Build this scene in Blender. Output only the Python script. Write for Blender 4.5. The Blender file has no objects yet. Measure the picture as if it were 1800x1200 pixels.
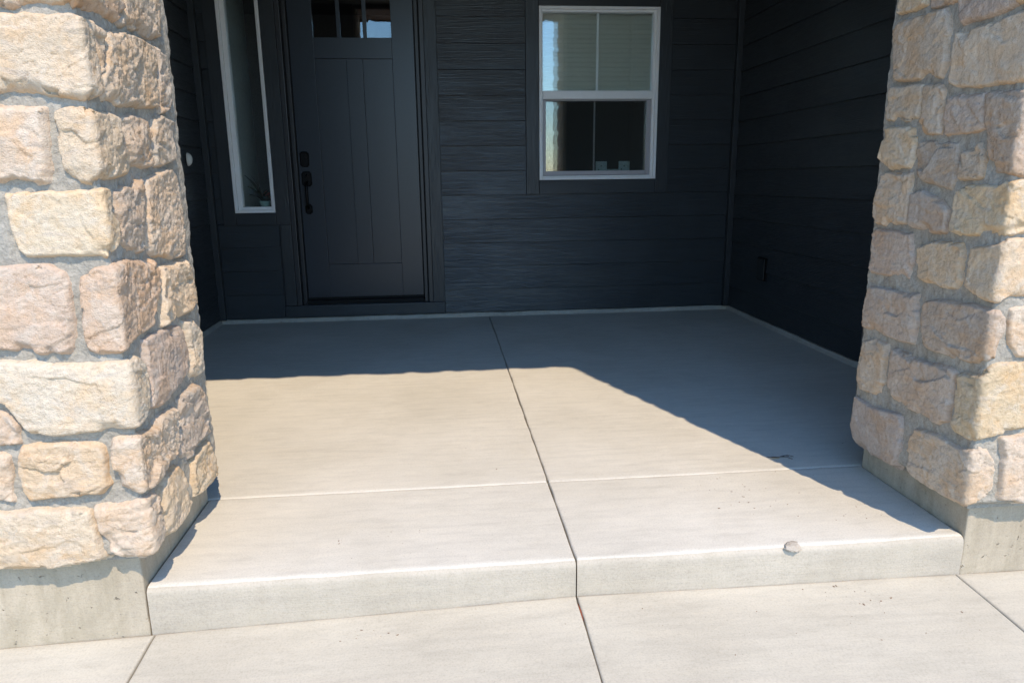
import bpy, bmesh, math, random
import numpy as np
from mathutils import Vector, Matrix

random.seed(7)
np.random.seed(7)
scene = bpy.context.scene
COL = scene.collection

# ---------------------------------------------------------------- camera
cam_data = bpy.data.cameras.new('camera')
cam = bpy.data.objects.new('camera', cam_data)
COL.objects.link(cam)
cam_data.sensor_width = 36.0
cam_data.lens = 24.65
cam_data.clip_start = 0.05
cam_data.clip_end = 2000
_r = Vector((0.99512643, -0.09784433, -0.01224211))
_u = Vector((0.03378414, 0.22166949, 0.97453644))
_w = Vector((0.09263916, 0.97020056, -0.22389476))
m = Matrix.Identity(4)
for i in range(3):
    m[i][0] = _r[i]; m[i][1] = _u[i]; m[i][2] = -_w[i]
m[0][3], m[1][3], m[2][3] = 0.0, 0.0, 1.045
cam.matrix_world = m
scene.camera = cam

# ---------------------------------------------------------------- light
SUN_EL = math.radians(52.8)
SUN_AZ = math.radians(160.6)            # clockwise from +Y
world = bpy.data.worlds.new('World')
scene.world = world
world.use_nodes = True
wn = world.node_tree.nodes; wl = world.node_tree.links
wn.clear()
wo = wn.new('ShaderNodeOutputWorld'); bg = wn.new('ShaderNodeBackground'); sk = wn.new('ShaderNodeTexSky')
sk.sky_type = 'NISHITA'; sk.sun_disc = False
sk.sun_elevation = SUN_EL; sk.sun_rotation = SUN_AZ
sk.air_density = 1.45; sk.dust_density = 0.0; sk.ozone_density = 10.0
bg.inputs['Strength'].default_value = 0.15
wl.new(sk.outputs[0], bg.inputs[0]); wl.new(bg.outputs[0], wo.inputs[0])
sl = bpy.data.lights.new('sun', 'SUN'); sl.energy = 2.0; sl.angle = math.radians(0.53); sl.color = (1.0, 0.85, 0.665)
sun = bpy.data.objects.new('sun', sl); COL.objects.link(sun)
sdir = Vector((math.sin(SUN_AZ) * math.cos(SUN_EL), math.cos(SUN_AZ) * math.cos(SUN_EL), math.sin(SUN_EL)))
sun.rotation_euler = sdir.to_track_quat('Z', 'Y').to_euler()
sun.location = (3, -6, 9)
scene.view_settings.view_transform = 'Standard'
scene.view_settings.look = 'None'
scene.view_settings.exposure = 1.30
scene.view_settings.gamma = 1.0
scene.view_settings.use_curve_mapping = False
scene.cycles.transparent_max_bounces = 32      # several window panes and a screen one behind the other

# ---------------------------------------------------------------- helpers
def tag(o, label=None, cat=None, group=None, kind=None):
    if label: o['label'] = label
    if cat: o['category'] = cat
    if group: o['group'] = group
    if kind: o['kind'] = kind
    return o

def link(name, me, mats=None, parent=None, loc=None, color=None):
    o = bpy.data.objects.new(name, me)
    COL.objects.link(o)
    if mats is not None and me is not None and len(me.materials) == 0:
        for q in (mats if isinstance(mats, (list, tuple)) else [mats]): me.materials.append(q)
    if parent is not None: o.parent = parent
    if loc is not None: o.location = loc
    if color is not None: o.color = (*color, 1.0)
    return o

def empty(name, loc=(0, 0, 0), parent=None):
    o = bpy.data.objects.new(name, None)
    COL.objects.link(o); o.location = loc
    o.empty_display_size = 0.1
    if parent is not None: o.parent = parent
    return o

def add_box(bm, x0, x1, y0, y1, z0, z1):
    vs = [bm.verts.new((x, y, z)) for x in (x0, x1) for y in (y0, y1) for z in (z0, z1)]
    for f in ((0, 1, 3, 2), (4, 6, 7, 5), (0, 4, 5, 1), (2, 3, 7, 6), (0, 2, 6, 4), (1, 5, 7, 3)):
        bm.faces.new([vs[i] for i in f])

def box(name, x0, x1, y0, y1, z0, z1, mat, parent=None, bevel=0.0, color=None):
    bm = bmesh.new(); add_box(bm, x0, x1, y0, y1, z0, z1)
    if bevel:
        bmesh.ops.bevel(bm, geom=bm.edges[:], offset=bevel, segments=2, profile=0.6, affect='EDGES')
    bmesh.ops.recalc_face_normals(bm, faces=bm.faces)
    me = bpy.data.meshes.new(name); bm.to_mesh(me); bm.free()
    if parent is not None and any(parent.location):
        pass
    return link(name, me, mat, parent, color=color)

def boxes(name, lst, mat, parent=None, bevel=0.0):
    bm = bmesh.new()
    for b in lst: add_box(bm, *b)
    if bevel: bmesh.ops.bevel(bm, geom=bm.edges[:], offset=bevel, segments=1, affect='EDGES')
    bmesh.ops.recalc_face_normals(bm, faces=bm.faces)
    me = bpy.data.meshes.new(name); bm.to_mesh(me); bm.free()
    return link(name, me, mat, parent)

def tube(bm, pts, rad, n=8, cap=True):
    rings = []
    for i, p in enumerate(pts):
        p = Vector(p)
        a = Vector(pts[max(i - 1, 0)]); b = Vector(pts[min(i + 1, len(pts) - 1)])
        d = (b - a).normalized()
        up = Vector((0, 0, 1)) if abs(d.z) < 0.9 else Vector((1, 0, 0))
        e1 = d.cross(up).normalized(); e2 = d.cross(e1)
        r = rad[i] if isinstance(rad, (list, tuple)) else rad
        rings.append([bm.verts.new(p + r * (math.cos(t) * e1 + math.sin(t) * e2)) for t in [2 * math.pi * k / n for k in range(n)]])
    for a, b in zip(rings, rings[1:]):
        for k in range(n): bm.faces.new((a[k], a[(k + 1) % n], b[(k + 1) % n], b[k]))
    if cap:
        bm.faces.new(rings[0][::-1]); bm.faces.new(rings[-1])

def from_bm(name, bm, mat, parent=None, smooth=False, loc=None):
    bmesh.ops.recalc_face_normals(bm, faces=bm.faces)
    me = bpy.data.meshes.new(name); bm.to_mesh(me); bm.free()
    if smooth:
        for p in me.polygons: p.use_smooth = True
    return link(name, me, mat, parent, loc)

# numpy value noise -------------------------------------------------------
def _hash(ix, iy, iz, seed):
    h = (ix * 374761393 + iy * 668265263 + iz * 2147483647 + seed * 974634777) & 0xFFFFFFFF
    h = ((h ^ (h >> 13)) * 1274126177) & 0xFFFFFFFF
    h = (h ^ (h >> 16)) & 0xFFFFFFFF
    h = (h * 2246822519) & 0xFFFFFFFF
    h = h ^ (h >> 15)
    return (h & 0xFFFFFF) / float(0xFFFFFF)

def vnoise(x, y, seed=0, z=0.0):
    x = np.asarray(x, float); y = np.asarray(y, float); z = np.zeros_like(x) + z
    x0 = np.floor(x).astype(np.int64); y0 = np.floor(y).astype(np.int64); z0 = np.floor(z).astype(np.int64)
    fx = x - x0; fy = y - y0; fz = z - z0
    fx = fx * fx * fx * (fx * (fx * 6 - 15) + 10); fy = fy * fy * fy * (fy * (fy * 6 - 15) + 10); fz = fz * fz * (3 - 2 * fz)
    out = 0
    for a in (0, 1):
        for b in (0, 1):
            out = out + (fx if a else 1 - fx) * (fy if b else 1 - fy) * (
                _hash(x0 + a, y0 + b, z0, seed) * (1 - fz) + _hash(x0 + a, y0 + b, z0 + 1, seed) * fz)
    return out * 2 - 1

def fbm(x, y, seed=0, octv=3, gain=0.5):
    a = 1.0; t = 0; n = 0
    for k in range(octv):
        t = t + a * vnoise(x * 2 ** k + 17.3 * k, y * 2 ** k - 9.1 * k, seed + 31 * k); n += a; a *= gain
    return t / n

def facets(x, y, seed):
    """piecewise planar cleft rock: every cell of a jittered lattice is a tilted plane"""
    ix = np.floor(x).astype(np.int64); iy = np.floor(y).astype(np.int64)
    best = np.full(x.shape, 1e9); val = np.zeros(x.shape)
    for a in (-1, 0, 1):
        for b in (-1, 0, 1):
            cx = ix + a; cy = iy + b
            px = cx + _hash(cx, cy, cx * 0, seed); py = cy + _hash(cx, cy, cx * 0 + 1, seed)
            d = (x - px) ** 2 + (y - py) ** 2
            g1 = _hash(cx, cy, cx * 0 + 2, seed) * 2 - 1; g2 = _hash(cx, cy, cx * 0 + 3, seed) * 2 - 1
            o = _hash(cx, cy, cx * 0 + 4, seed) * 2 - 1
            v = g1 * (x - px) + g2 * (y - py) + 0.45 * o
            w = d < best
            best = np.where(w, d, best); val = np.where(w, v, val)
    return val

def np_mesh(name, V, Q, smooth=True):
    me = bpy.data.meshes.new(name)
    me.vertices.add(len(V)); me.vertices.foreach_set('co', np.ascontiguousarray(V, dtype=np.float32).ravel())
    me.loops.add(Q.size); me.loops.foreach_set('vertex_index', np.ascontiguousarray(Q, dtype=np.int32).ravel())
    me.polygons.add(len(Q))
    me.polygons.foreach_set('loop_start', np.arange(0, Q.size, 4, dtype=np.int32))
    me.polygons.foreach_set('loop_total', np.full(len(Q), 4, dtype=np.int32))
    me.polygons.foreach_set('use_smooth', np.full(len(Q), smooth, dtype=bool))
    me.update(calc_edges=True); me.validate()
    return me

def grid_quads(ns, nz):
    i = np.arange(nz - 1)[:, None] * ns + np.arange(ns - 1)[None, :]
    return np.stack([i, i + 1, i + ns + 1, i + ns], -1).reshape(-1, 4)

# ---------------------------------------------------------------- materials
def new_mat(name):
    mt = bpy.data.materials.new(name); mt.use_nodes = True
    nt = mt.node_tree
    return mt, nt.nodes, nt.links, nt.nodes['Principled BSDF']

def N(nodes, typ, **kw):
    n = nodes.new(typ)
    for k, v in kw.items():
        if k in n.inputs: n.inputs[k].default_value = v
        else: setattr(n, k, v)
    return n

def ramp(nodes, links, src, stops):
    r = nodes.new('ShaderNodeValToRGB')
    cr = r.color_ramp
    cr.elements[0].position = stops[0][0]; cr.elements[0].color = (*stops[0][1], 1) if not isinstance(stops[0][1], float) else (stops[0][1],) * 3 + (1,)
    cr.elements[1].position = stops[-1][0]; cr.elements[1].color = (*stops[-1][1], 1) if not isinstance(stops[-1][1], float) else (stops[-1][1],) * 3 + (1,)
    for p, c in stops[1:-1]:
        e = cr.elements.new(p); e.color = (*c, 1) if not isinstance(c, float) else (c, c, c, 1)
    links.new(src, r.inputs[0])
    return r.outputs[0]

def mix(nodes, links, fac, a, b, mode='MIX'):
    n = nodes.new('ShaderNodeMix'); n.data_type = 'RGBA'; n.blend_type = mode
    if isinstance(fac, (int, float)): n.inputs[0].default_value = fac
    else: links.new(fac, n.inputs[0])
    for i, q in ((6, a), (7, b)):
        if isinstance(q, tuple): n.inputs[i].default_value = (*q, 1)
        else: links.new(q, n.inputs[i])
    return n.outputs[2]

def coords(nodes, links, scale=(1, 1, 1), rand=True):
    tc = nodes.new('ShaderNodeTexCoord'); mp = nodes.new('ShaderNodeMapping')
    mp.inputs['Scale'].default_value = scale
    if rand:
        oi = nodes.new('ShaderNodeObjectInfo'); ml = nodes.new('ShaderNodeVectorMath'); ml.operation = 'SCALE'
        ml.inputs[0].default_value = (37.0, 53.0, 71.0); links.new(oi.outputs['Random'], ml.inputs['Scale'])
        ad = nodes.new('ShaderNodeVectorMath'); ad.operation = 'ADD'
        links.new(tc.outputs['Object'], ad.inputs[0]); links.new(ml.outputs[0], ad.inputs[1])
        links.new(ad.outputs[0], mp.inputs[0])
    else:
        links.new(tc.outputs['Object'], mp.inputs[0])
    return mp.outputs[0]

def noise(nodes, links, vec, scale, detail=4, rough=0.55, dist=0.0):
    n = nodes.new('ShaderNodeTexNoise'); n.inputs['Scale'].default_value = scale
    n.inputs['Detail'].default_value = detail; n.inputs['Roughness'].default_value = rough
    n.inputs['Distortion'].default_value = dist
    links.new(vec, n.inputs['Vector'])
    return n.outputs['Fac']

def bump(nodes, links, h, strength, dist, prev=None):
    b = nodes.new('ShaderNodeBump'); b.inputs['Strength'].default_value = strength; b.inputs['Distance'].default_value = dist
    links.new(h, b.inputs['Height'])
    if prev is not None: links.new(prev, b.inputs['Normal'])
    return b.outputs[0]

def mat_stone():
    mt, n, l, p = new_mat('field_stone')
    oi = n.new('ShaderNodeObjectInfo')
    v = coords(n, l)
    n1 = noise(n, l, v, 7.0, 4, 0.6, 0.6)
    n2 = noise(n, l, v, 16.0, 5, 0.65, 0.9)
    n3 = noise(n, l, v, 75.0, 4, 0.7)
    n4 = noise(n, l, v, 300.0, 3, 0.8)
    vs = coords(n, l, (1.0, 1.0, 2.6))
    n5 = noise(n, l, vs, 10.0, 5, 0.6, 1.4)
    c = oi.outputs['Color']
    warm = mix(n, l, 1.0, c, (1.03, 0.92, 0.80), 'MULTIPLY')
    pale = mix(n, l, 0.4, c, (0.68, 0.61, 0.51))
    grey = mix(n, l, 0.55, c, (0.44, 0.38, 0.33))
    f1 = ramp(n, l, n1, [(0.45, 0.0), (0.62, 1.0)])
    f2 = ramp(n, l, n2, [(0.48, 0.0), (0.62, 0.8)])
    f3 = ramp(n, l, n5, [(0.54, 0.0), (0.68, 0.6)])
    a = mix(n, l, f1, c, warm)
    a = mix(n, l, f2, a, pale)
    a = mix(n, l, f3, a, grey)
    sp = ramp(n, l, n3, [(0.30, (0.76, 0.73, 0.70)), (0.50, (1.0, 1.0, 1.0)), (0.74, (1.07, 1.06, 1.05))])
    a = mix(n, l, 0.8, a, sp, 'MULTIPLY')
    l.new(a, p.inputs['Base Color'])
    p.inputs['Roughness'].default_value = 0.9
    p.inputs['Specular IOR Level'].default_value = 0.25
    b = bump(n, l, n3, 1.0, 0.0055)
    rr = n.new('ShaderNodeMapRange'); rr.inputs['To Min'].default_value = 0.6; rr.inputs['To Max'].default_value = 1.0
    l.new(oi.outputs['Random'], rr.inputs['Value']); l.new(rr.outputs[0], b.node.inputs['Strength'])
    b = bump(n, l, n4, 0.9, 0.0022, b)
    l.new(b, p.inputs['Normal'])
    return mt

def mat_mortar():
    mt, n, l, p = new_mat('grey_mortar')
    v = coords(n, l, rand=False)
    n1 = noise(n, l, v, 9, 4); n2 = noise(n, l, v, 90, 5, 0.75)
    c = ramp(n, l, n1, [(0.3, (0.33, 0.30, 0.25)), (0.7, (0.41, 0.38, 0.325))])
    c = mix(n, l, 0.6, c, ramp(n, l, n2, [(0.3, (0.50, 0.50, 0.49)), (0.6, (1.12, 1.10, 1.07))]), 'MULTIPLY')
    l.new(c, p.inputs['Base Color']); p.inputs['Roughness'].default_value = 0.95
    p.inputs['Specular IOR Level'].default_value = 0.2
    l.new(bump(n, l, noise(n, l, v, 40, 4, 0.7), 1.0, 0.008, bump(n, l, n2, 0.8, 0.003)), p.inputs['Normal'])
    return mt

def mat_concrete(name, lo, hi, stain=0.25, pits=0.0, streak=(1.2, 9.0, 9.0), bumpy=1.0, dirt=(0.36, 0.31, 0.22), specks=0.5):
    mt, n, l, p = new_mat(name)
    v = coords(n, l, rand=False)
    vs = coords(n, l, streak, rand=False)
    big = noise(n, l, v, 1.7, 4, 0.55, 0.4)
    mid = noise(n, l, vs, 4.0, 5, 0.6, 0.3)
    fine = noise(n, l, v, 190, 4, 0.75)
    brm = noise(n, l, coords(n, l, (6, 260, 260), rand=False), 1.0, 3, 0.6, 0.1)
    c = ramp(n, l, big, [(0.32, lo), (0.68, hi)])
    c = mix(n, l, 0.55, c, ramp(n, l, mid, [(0.30, (0.86, 0.86, 0.86)), (0.5, (1.0, 1.0, 1.0)), (0.72, (1.08, 1.07, 1.05))]), 'MULTIPLY')
    c = mix(n, l, 0.6, c, ramp(n, l, fine, [(0.28, (0.68, 0.67, 0.65)), (0.5, (1, 1, 1)), (0.75, (1.12, 1.11, 1.09))]), 'MULTIPLY')
    sm_ = noise(n, l, coords(n, l, (1.0, 2.2, 2.2), rand=False), 13.0, 5, 0.65, 0.8)
    c = mix(n, l, 0.5, c, ramp(n, l, sm_, [(0.3, (0.90, 0.895, 0.885)), (0.5, (1.0, 1.0, 1.0)), (0.7, (1.05, 1.045, 1.035))]), 'MULTIPLY')
    st = ramp(n, l, noise(n, l, v, 3.1, 6, 0.7, 1.2), [(0.50, 0.0), (0.80, stain)])
    c = mix(n, l, st, c, dirt)
    vo = N(n, 'ShaderNodeTexVoronoi', Scale=34.0); l.new(v, vo.inputs['Vector'])
    spk = ramp(n, l, vo.outputs['Distance'], [(0.035, specks), (0.075, 0.0)])
    gate = ramp(n, l, noise(n, l, v, 5.0, 3), [(0.52, 0.0), (0.62, 1.0)])
    g = n.new('ShaderNodeMath'); g.operation = 'MULTIPLY'; l.new(spk, g.inputs[0]); l.new(gate, g.inputs[1])
    c = mix(n, l, g.outputs[0], c, (0.22, 0.18, 0.14))
    l.new(c, p.inputs['Base Color'])
    p.inputs['Roughness'].default_value = 0.82; p.inputs['Specular IOR Level'].default_value = 0.3
    b = bump(n, l, brm, 0.35 * bumpy, 0.0012)
    b = bump(n, l, fine, 0.5 * bumpy, 0.0009, b)
    b = bump(n, l, noise(n, l, v, 6, 4, 0.5), 0.35, 0.006, b)
    if pits:
        ph = ramp(n, l, noise(n, l, v, 48.0, 3, 0.6, 0.5), [(0.26, 0.0), (0.34, 1.0)])
        b = bump(n, l, ph, pits, 0.006, b)
        form = noise(n, l, coords(n, l, (28, 28, 2.2), rand=False), 1.0, 4, 0.6, 0.4)
        b = bump(n, l, form, pits * .6, 0.003, b)
        c = mix(n, l, min(.75, pits + .15), c, ramp(n, l, form, [(0.3, (0.84, 0.83, 0.80)), (0.55, (1.0, 1.0, 1.0))]), 'MULTIPLY')
        c = mix(n, l, min(.5, pits * .8), c, ph, 'MULTIPLY')
        l.new(c, p.inputs['Base Color'])
    l.new(b, p.inputs['Normal'])
    return mt

def mat_siding(name='dark_siding_paint', stretch=(2.6, 1, 26.0), col=(0.0235, 0.0275, 0.0305), rough=0.36, depth=0.0010):
    mt, n, l, p = new_mat(name)
    v = coords(n, l, stretch)
    w = N(n, 'ShaderNodeTexWave', wave_type='BANDS', bands_direction='Z', Scale=1.3, Distortion=7.0)
    w.inputs['Detail'].default_value = 3; w.inputs['Detail Scale'].default_value = 1.1; l.new(v, w.inputs['Vector'])
    g1 = noise(n, l, v, 2.2, 5, 0.6, 2.2)
    mm = n.new('ShaderNodeMath'); mm.operation = 'MULTIPLY'
    gate = ramp(n, l, noise(n, l, coords(n, l, (1.0, 1.0, 4.0)), 1.4, 2), [(0.35, 0.45), (0.62, 1.0)])
    l.new(w.outputs['Fac'], mm.inputs[0]); l.new(gate, mm.inputs[1])
    f = noise(n, l, coords(n, l), 3.0, 4, 0.6)
    c = mix(n, l, ramp(n, l, f, [(0.35, 0.0), (0.7, 1.0)]), col, tuple(q * 1.3 for q in col))
    l.new(c, p.inputs['Base Color'])
    r = ramp(n, l, g1, [(0.3, rough - 0.06), (0.7, rough + 0.14)]); l.new(r, p.inputs['Roughness'])
    p.inputs['Specular IOR Level'].default_value = 0.5
    b = bump(n, l, mm.outputs[0], 0.9, depth)
    b = bump(n, l, g1, 0.55, depth, b)
    l.new(b, p.inputs['Normal'])
    return mt

def mat_plain(name, col, rough=0.5, spec=0.5, metal=0.0, var=0.08, scale=30, bmp=0.0):
    mt, n, l, p = new_mat(name)
    v = coords(n, l, rand=False)
    f = noise(n, l, v, scale, 4)
    c = mix(n, l, ramp(n, l, f, [(0.3, 0.0), (0.7, 1.0)]), tuple(q * (1 - var) for q in col), tuple(min(1, q * (1 + var)) for q in col))
    l.new(c, p.inputs['Base Color']); p.inputs['Roughness'].default_value = rough
    p.inputs['Specular IOR Level'].default_value = spec; p.inputs['Metallic'].default_value = metal
    if bmp: l.new(bump(n, l, f, bmp, 0.001), p.inputs['Normal'])
    return mt

def mat_glass(name='window_glass', tint=(0.97, 0.98, 0.972), ior=1.72, rough=0.0):
    mt = bpy.data.materials.new(name); mt.use_nodes = True
    n = mt.node_tree.nodes; l = mt.node_tree.links; n.clear()
    o = n.new('ShaderNodeOutputMaterial'); t = n.new('ShaderNodeBsdfTransparent'); g = n.new('ShaderNodeBsdfGlossy')
    t.inputs[0].default_value = (*tint, 1); g.inputs[0].default_value = (0.93, 0.98, 1.0, 1); g.inputs['Roughness'].default_value = rough
    fr = n.new('ShaderNodeFresnel'); fr.inputs['IOR'].default_value = ior
    mx = n.new('ShaderNodeMixShader')
    l.new(fr.outputs[0], mx.inputs[0]); l.new(t.outputs[0], mx.inputs[1]); l.new(g.outputs[0], mx.inputs[2]); l.new(mx.outputs[0], o.inputs[0])
    # slow waviness of real glass
    v = coords(n, l, rand=False)
    l.new(bump(n, l, noise(n, l, v, 2.5, 1), 0.12, 0.004), g.inputs['Normal'])
    return mt

M_STONE = mat_stone()
M_MORTAR = mat_mortar()
M_SLAB = mat_concrete('porch_concrete', (0.545, 0.503, 0.42), (0.615, 0.572, 0.488), stain=0.18)
M_RISER = mat_concrete('darkened_riser_concrete', (0.415, 0.362, 0.285), (0.475, 0.42, 0.338), stain=0.45, pits=0.10, bumpy=1.6)  # porch slab's concrete, darkened to hold down the light on its front
M_WALK = mat_concrete('walkway_concrete', (0.455, 0.41, 0.325), (0.525, 0.478, 0.385), stain=0.12)
M_FOOT = mat_concrete('footing_concrete', (0.385, 0.325, 0.24), (0.48, 0.41, 0.31), stain=0.8, pits=0.8, streak=(9, 9, 1.5), bumpy=1.6, specks=0.0, dirt=(0.27, 0.23, 0.15))
M_CURB = mat_concrete('foundation_concrete', (0.34, 0.32, 0.28), (0.48, 0.46, 0.41), stain=0.5, pits=0.6, bumpy=1.5)
M_SIDING = mat_siding()
M_TRIM = mat_siding('dark_trim_paint_upright', (30.0, 30.0, 1.0), (0.0235, 0.0272, 0.0300), 0.42, 0.0009)
M_TRIMH = mat_siding('dark_trim_paint_level', (1.0, 30.0, 30.0), (0.0235, 0.0272, 0.0300), 0.42, 0.0009)
M_DOOR = mat_plain('satin_door_paint', (0.027, 0.034, 0.044), 0.34, 0.5, var=0.06, scale=60, bmp=0.15)
M_JAMB = mat_plain('door_jamb_paint', (0.030, 0.031, 0.034), 0.42, 0.5)
M_BLACK = mat_plain('black_hardware', (0.003, 0.003, 0.0035), 0.45, 0.2)
M_GASKET = mat_plain('black_weatherstrip', (0.004, 0.004, 0.004), 0.7, 0.3)
M_VINYL = mat_plain('white_vinyl', (0.84, 0.84, 0.82), 0.42, 0.5, var=0.02)
M_VINYL2 = mat_plain('grey_screen_frame', (0.40, 0.38, 0.39), 0.45, 0.5, var=0.02)
M_GLASS = mat_glass()
def mat_screen():
    mt = bpy.data.materials.new('insect_screen_mesh'); mt.use_nodes = True
    n = mt.node_tree.nodes; l = mt.node_tree.links; n.clear()
    o = n.new('ShaderNodeOutputMaterial'); t = n.new('ShaderNodeBsdfTransparent'); g = n.new('ShaderNodeBsdfDiffuse')
    g.inputs[0].default_value = (.055, .058, .058, 1); mx = n.new('ShaderNodeMixShader'); mx.inputs[0].default_value = .06
    l.new(t.outputs[0], mx.inputs[1]); l.new(g.outputs[0], mx.inputs[2]); l.new(mx.outputs[0], o.inputs[0])
    return mt
M_SCREEN = mat_screen()
M_BLIND = mat_plain('pale_blind_slat', (0.84, 0.83, 0.75), 0.5, 0.4, var=0.03)
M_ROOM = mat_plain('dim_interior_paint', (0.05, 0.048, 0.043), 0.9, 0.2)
M_ROOMPALE = mat_plain('pale_interior_paint', (0.55, 0.62, 0.58), 0.8, 0.2)
M_CEIL = mat_plain('tan_soffit_paint', (0.13, 0.12, 0.105), 0.6, 0.3)
M_BEAM = mat_siding('brown_beam_wood', (1.0, 20, 20.0), (0.16, 0.095, 0.06), 0.7, 0.002)
M_ROOF = mat_plain('roof_shingle', (0.06, 0.06, 0.06), 0.9, 0.2)

# ---------------------------------------------------------------- layout (metres; camera stands at x=0, y=0; porch floor z=0)
YW = 5.453            # face of the back wall
XL, XR = -1.7075, 2.285   # faces of the left and right walls
YF = 1.760            # front of the porch slab / footings
XJ = 0.342            # middle joint
HB = 2.965            # underside of the porch header
PITCH = 0.18; Z0 = 0.2165

# ================================================================ ground and concrete
gm = bpy.data.meshes.new('ground')
S = 600.0
gm.from_pydata([(-S, -S, -0.42), (S, -S, -0.42), (S, S, -0.42), (-S, S, -0.42)], [], [(0, 1, 2, 3)])
mt, n, l, p = new_mat('dry_ground')
v = coords(n, l, rand=False)
l.new(ramp(n, l, noise(n, l, v, 0.3, 6), [(0.35, (0.30, 0.29, 0.27)), (0.65, (0.38, 0.37, 0.35))]), p.inputs['Base Color']); p.inputs['Roughness'].default_value = 0.95
ground = tag(link('ground', gm, mt), kind='structure')

def edge_list(L, r, gaps):
    a = [0, .0012, .003, .0055, .009, .014, .020, .028]
    inner = list(np.linspace(.05, L - .05, max(2, int((L - .1) / gaps) + 1)))
    return np.array(a + inner + [L - q for q in a[::-1]])

def slab(name, x0, x1, y0, y1, zf, mat, parent, rl, rr, rf, rb, down=0.06, skirt_front=None, seed=0, wob=0.0026, gaps=.05):
    """concrete slab with tooled (rounded) edges; r* = (width, drop) of each edge: left right front back"""
    xs = edge_list(x1 - x0, 0, gaps); ys = edge_list(y1 - y0, 0, gaps)
    U, Vv = np.meshgrid(xs, ys)
    X = x0 + U; Y = y0 + Vv
    Lx, Ly = x1 - x0, y1 - y0
    nz = fbm(X * 9, Y * 9, seed + 5, 3)
    Z = zf(X, Y) + 0.0012 * fbm(X * 1.4, Y * 1.4, seed, 2)
    def drop(d, wd):
        w_, dr = wd
        w2 = w_ * (1 + .55 * nz)
        t = np.clip(1 - d / w2, 0, 1)
        return dr * (1 - np.sqrt(np.clip(1 - t * t, 0, 1)))
    D = np.maximum(np.maximum(drop(U, rl), drop(Lx - U, rr)), np.maximum(drop(Vv, rf), drop(Ly - Vv, rb)))
    Z = Z - D
    wx = wob * fbm(Y * 14 + 3, X * 0 + seed, seed + 9, 3); wy = wob * fbm(X * 14, Y * 0 + seed, seed + 12, 3)
    fx = np.clip(np.minimum(U, Lx - U) / .03, 0, 1); fy = np.clip(np.minimum(Vv, Ly - Vv) / .03, 0, 1)
    X = X + wx * (1 - fx); Y = Y + wy * (1 - fy)
    ns, nzc = len(xs), len(ys)
    V = np.stack([X, Y, Z], -1).reshape(-1, 3)
    Q = grid_quads(ns, nzc)
    per = list(range(0, ns)) + [i * ns + ns - 1 for i in range(1, nzc)] + [(nzc - 1) * ns + i for i in range(ns - 2, -1, -1)] + [i * ns for i in range(nzc - 2, 0, -1)]
    base = V[per].copy()
    rows = [per]
    allV = [V]; cnt = len(V)
    lev = [0.012, 0.03, 0.06, 0.09, down] if down > .1 else [down]
    for k, dz in enumerate(lev):
        R = base.copy(); R[:, 2] -= dz
        if down > .1:
            bulge = 0.0022 * fbm(R[:, 0] * 7, R[:, 2] * 22, seed + 70, 3)
            front = np.abs(base[:, 1] - y0) < .01
            R[:, 1] += np.where(front, bulge, 0)
        rows.append(list(range(cnt, cnt + len(per)))); cnt += len(per); allV.append(R)
    q2 = []
    for a, b in zip(rows, rows[1:]):
        for i in range(len(per)):
            j = (i + 1) % len(per); q2.append((a[i], b[i], b[j], a[j]))
    q2 = np.array(q2)
    AV = np.concatenate(allV)
    me = np_mesh(name, AV, np.concatenate([Q, q2]), True)
    o = link(name, me, mat, parent)
    if down > .1:                                   # step face and lip, coloured darker to offset the strong light on them
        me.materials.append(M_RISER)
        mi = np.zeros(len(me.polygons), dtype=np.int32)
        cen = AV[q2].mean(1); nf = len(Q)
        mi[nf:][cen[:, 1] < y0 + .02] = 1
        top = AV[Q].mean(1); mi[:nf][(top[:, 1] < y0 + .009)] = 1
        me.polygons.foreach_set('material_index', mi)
    return o

flat = lambda X, Y: 0 * X
porch = tag(empty('porch_floor'), kind='structure')
T = (.016, .0045); C = (.007, .007); F = (.026, .020); W = (.004, .003)
YC = 2.297
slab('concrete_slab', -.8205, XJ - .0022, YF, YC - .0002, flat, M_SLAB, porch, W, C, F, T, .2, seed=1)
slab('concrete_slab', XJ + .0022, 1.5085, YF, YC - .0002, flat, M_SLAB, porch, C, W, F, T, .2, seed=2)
slab('concrete_slab', -1.72, XJ - .0022, YC + .0002, 5.60, flat, M_SLAB, porch, W, C, T, W, .06, seed=3)
slab('concrete_slab', XJ + .0022, 2.30, YC + .0002, 5.60, flat, M_SLAB, porch, C, W, T, W, .06, seed=4)
# the thin dirt bed that shows at the bottom of the joints
box('joint_filler', -1.70, 2.28, YF + .03, 5.5, -.10, -.022, M_GASKET, porch)

def zwalk(X, Y):
    return np.interp(X, [-1.3, -.81, .343, 1.497, 2.2], [-.150, -.137, -.108, -.122, -.122]) - .045 * (YF - Y)
walk = tag(empty('walkway'), kind='structure')
xs_ = [-3.4, -.8115, XJ + .001, 1.4975, 3.6]
ys_ = [-3.6, -.6, YF - .0015]
k = 20
for j in range(2):
    for i in range(4):
        k += 1
        slab('concrete_slab', xs_[i] + .0018, xs_[i + 1] - .0018, ys_[j] + .002, ys_[j + 1] - (.002 if j == 0 else 0), zwalk, M_WALK, walk, C, C, C, (.02, .004) if j else C, .08, seed=k)
box('joint_filler', -3.3, 3.5, -3.5, YF - .02, -.40, -.385, M_GASKET, walk)
box('joint_filler', -3.3, 3.5, 0.2, YF + .02, -.26, -.252, M_GASKET, walk)

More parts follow.
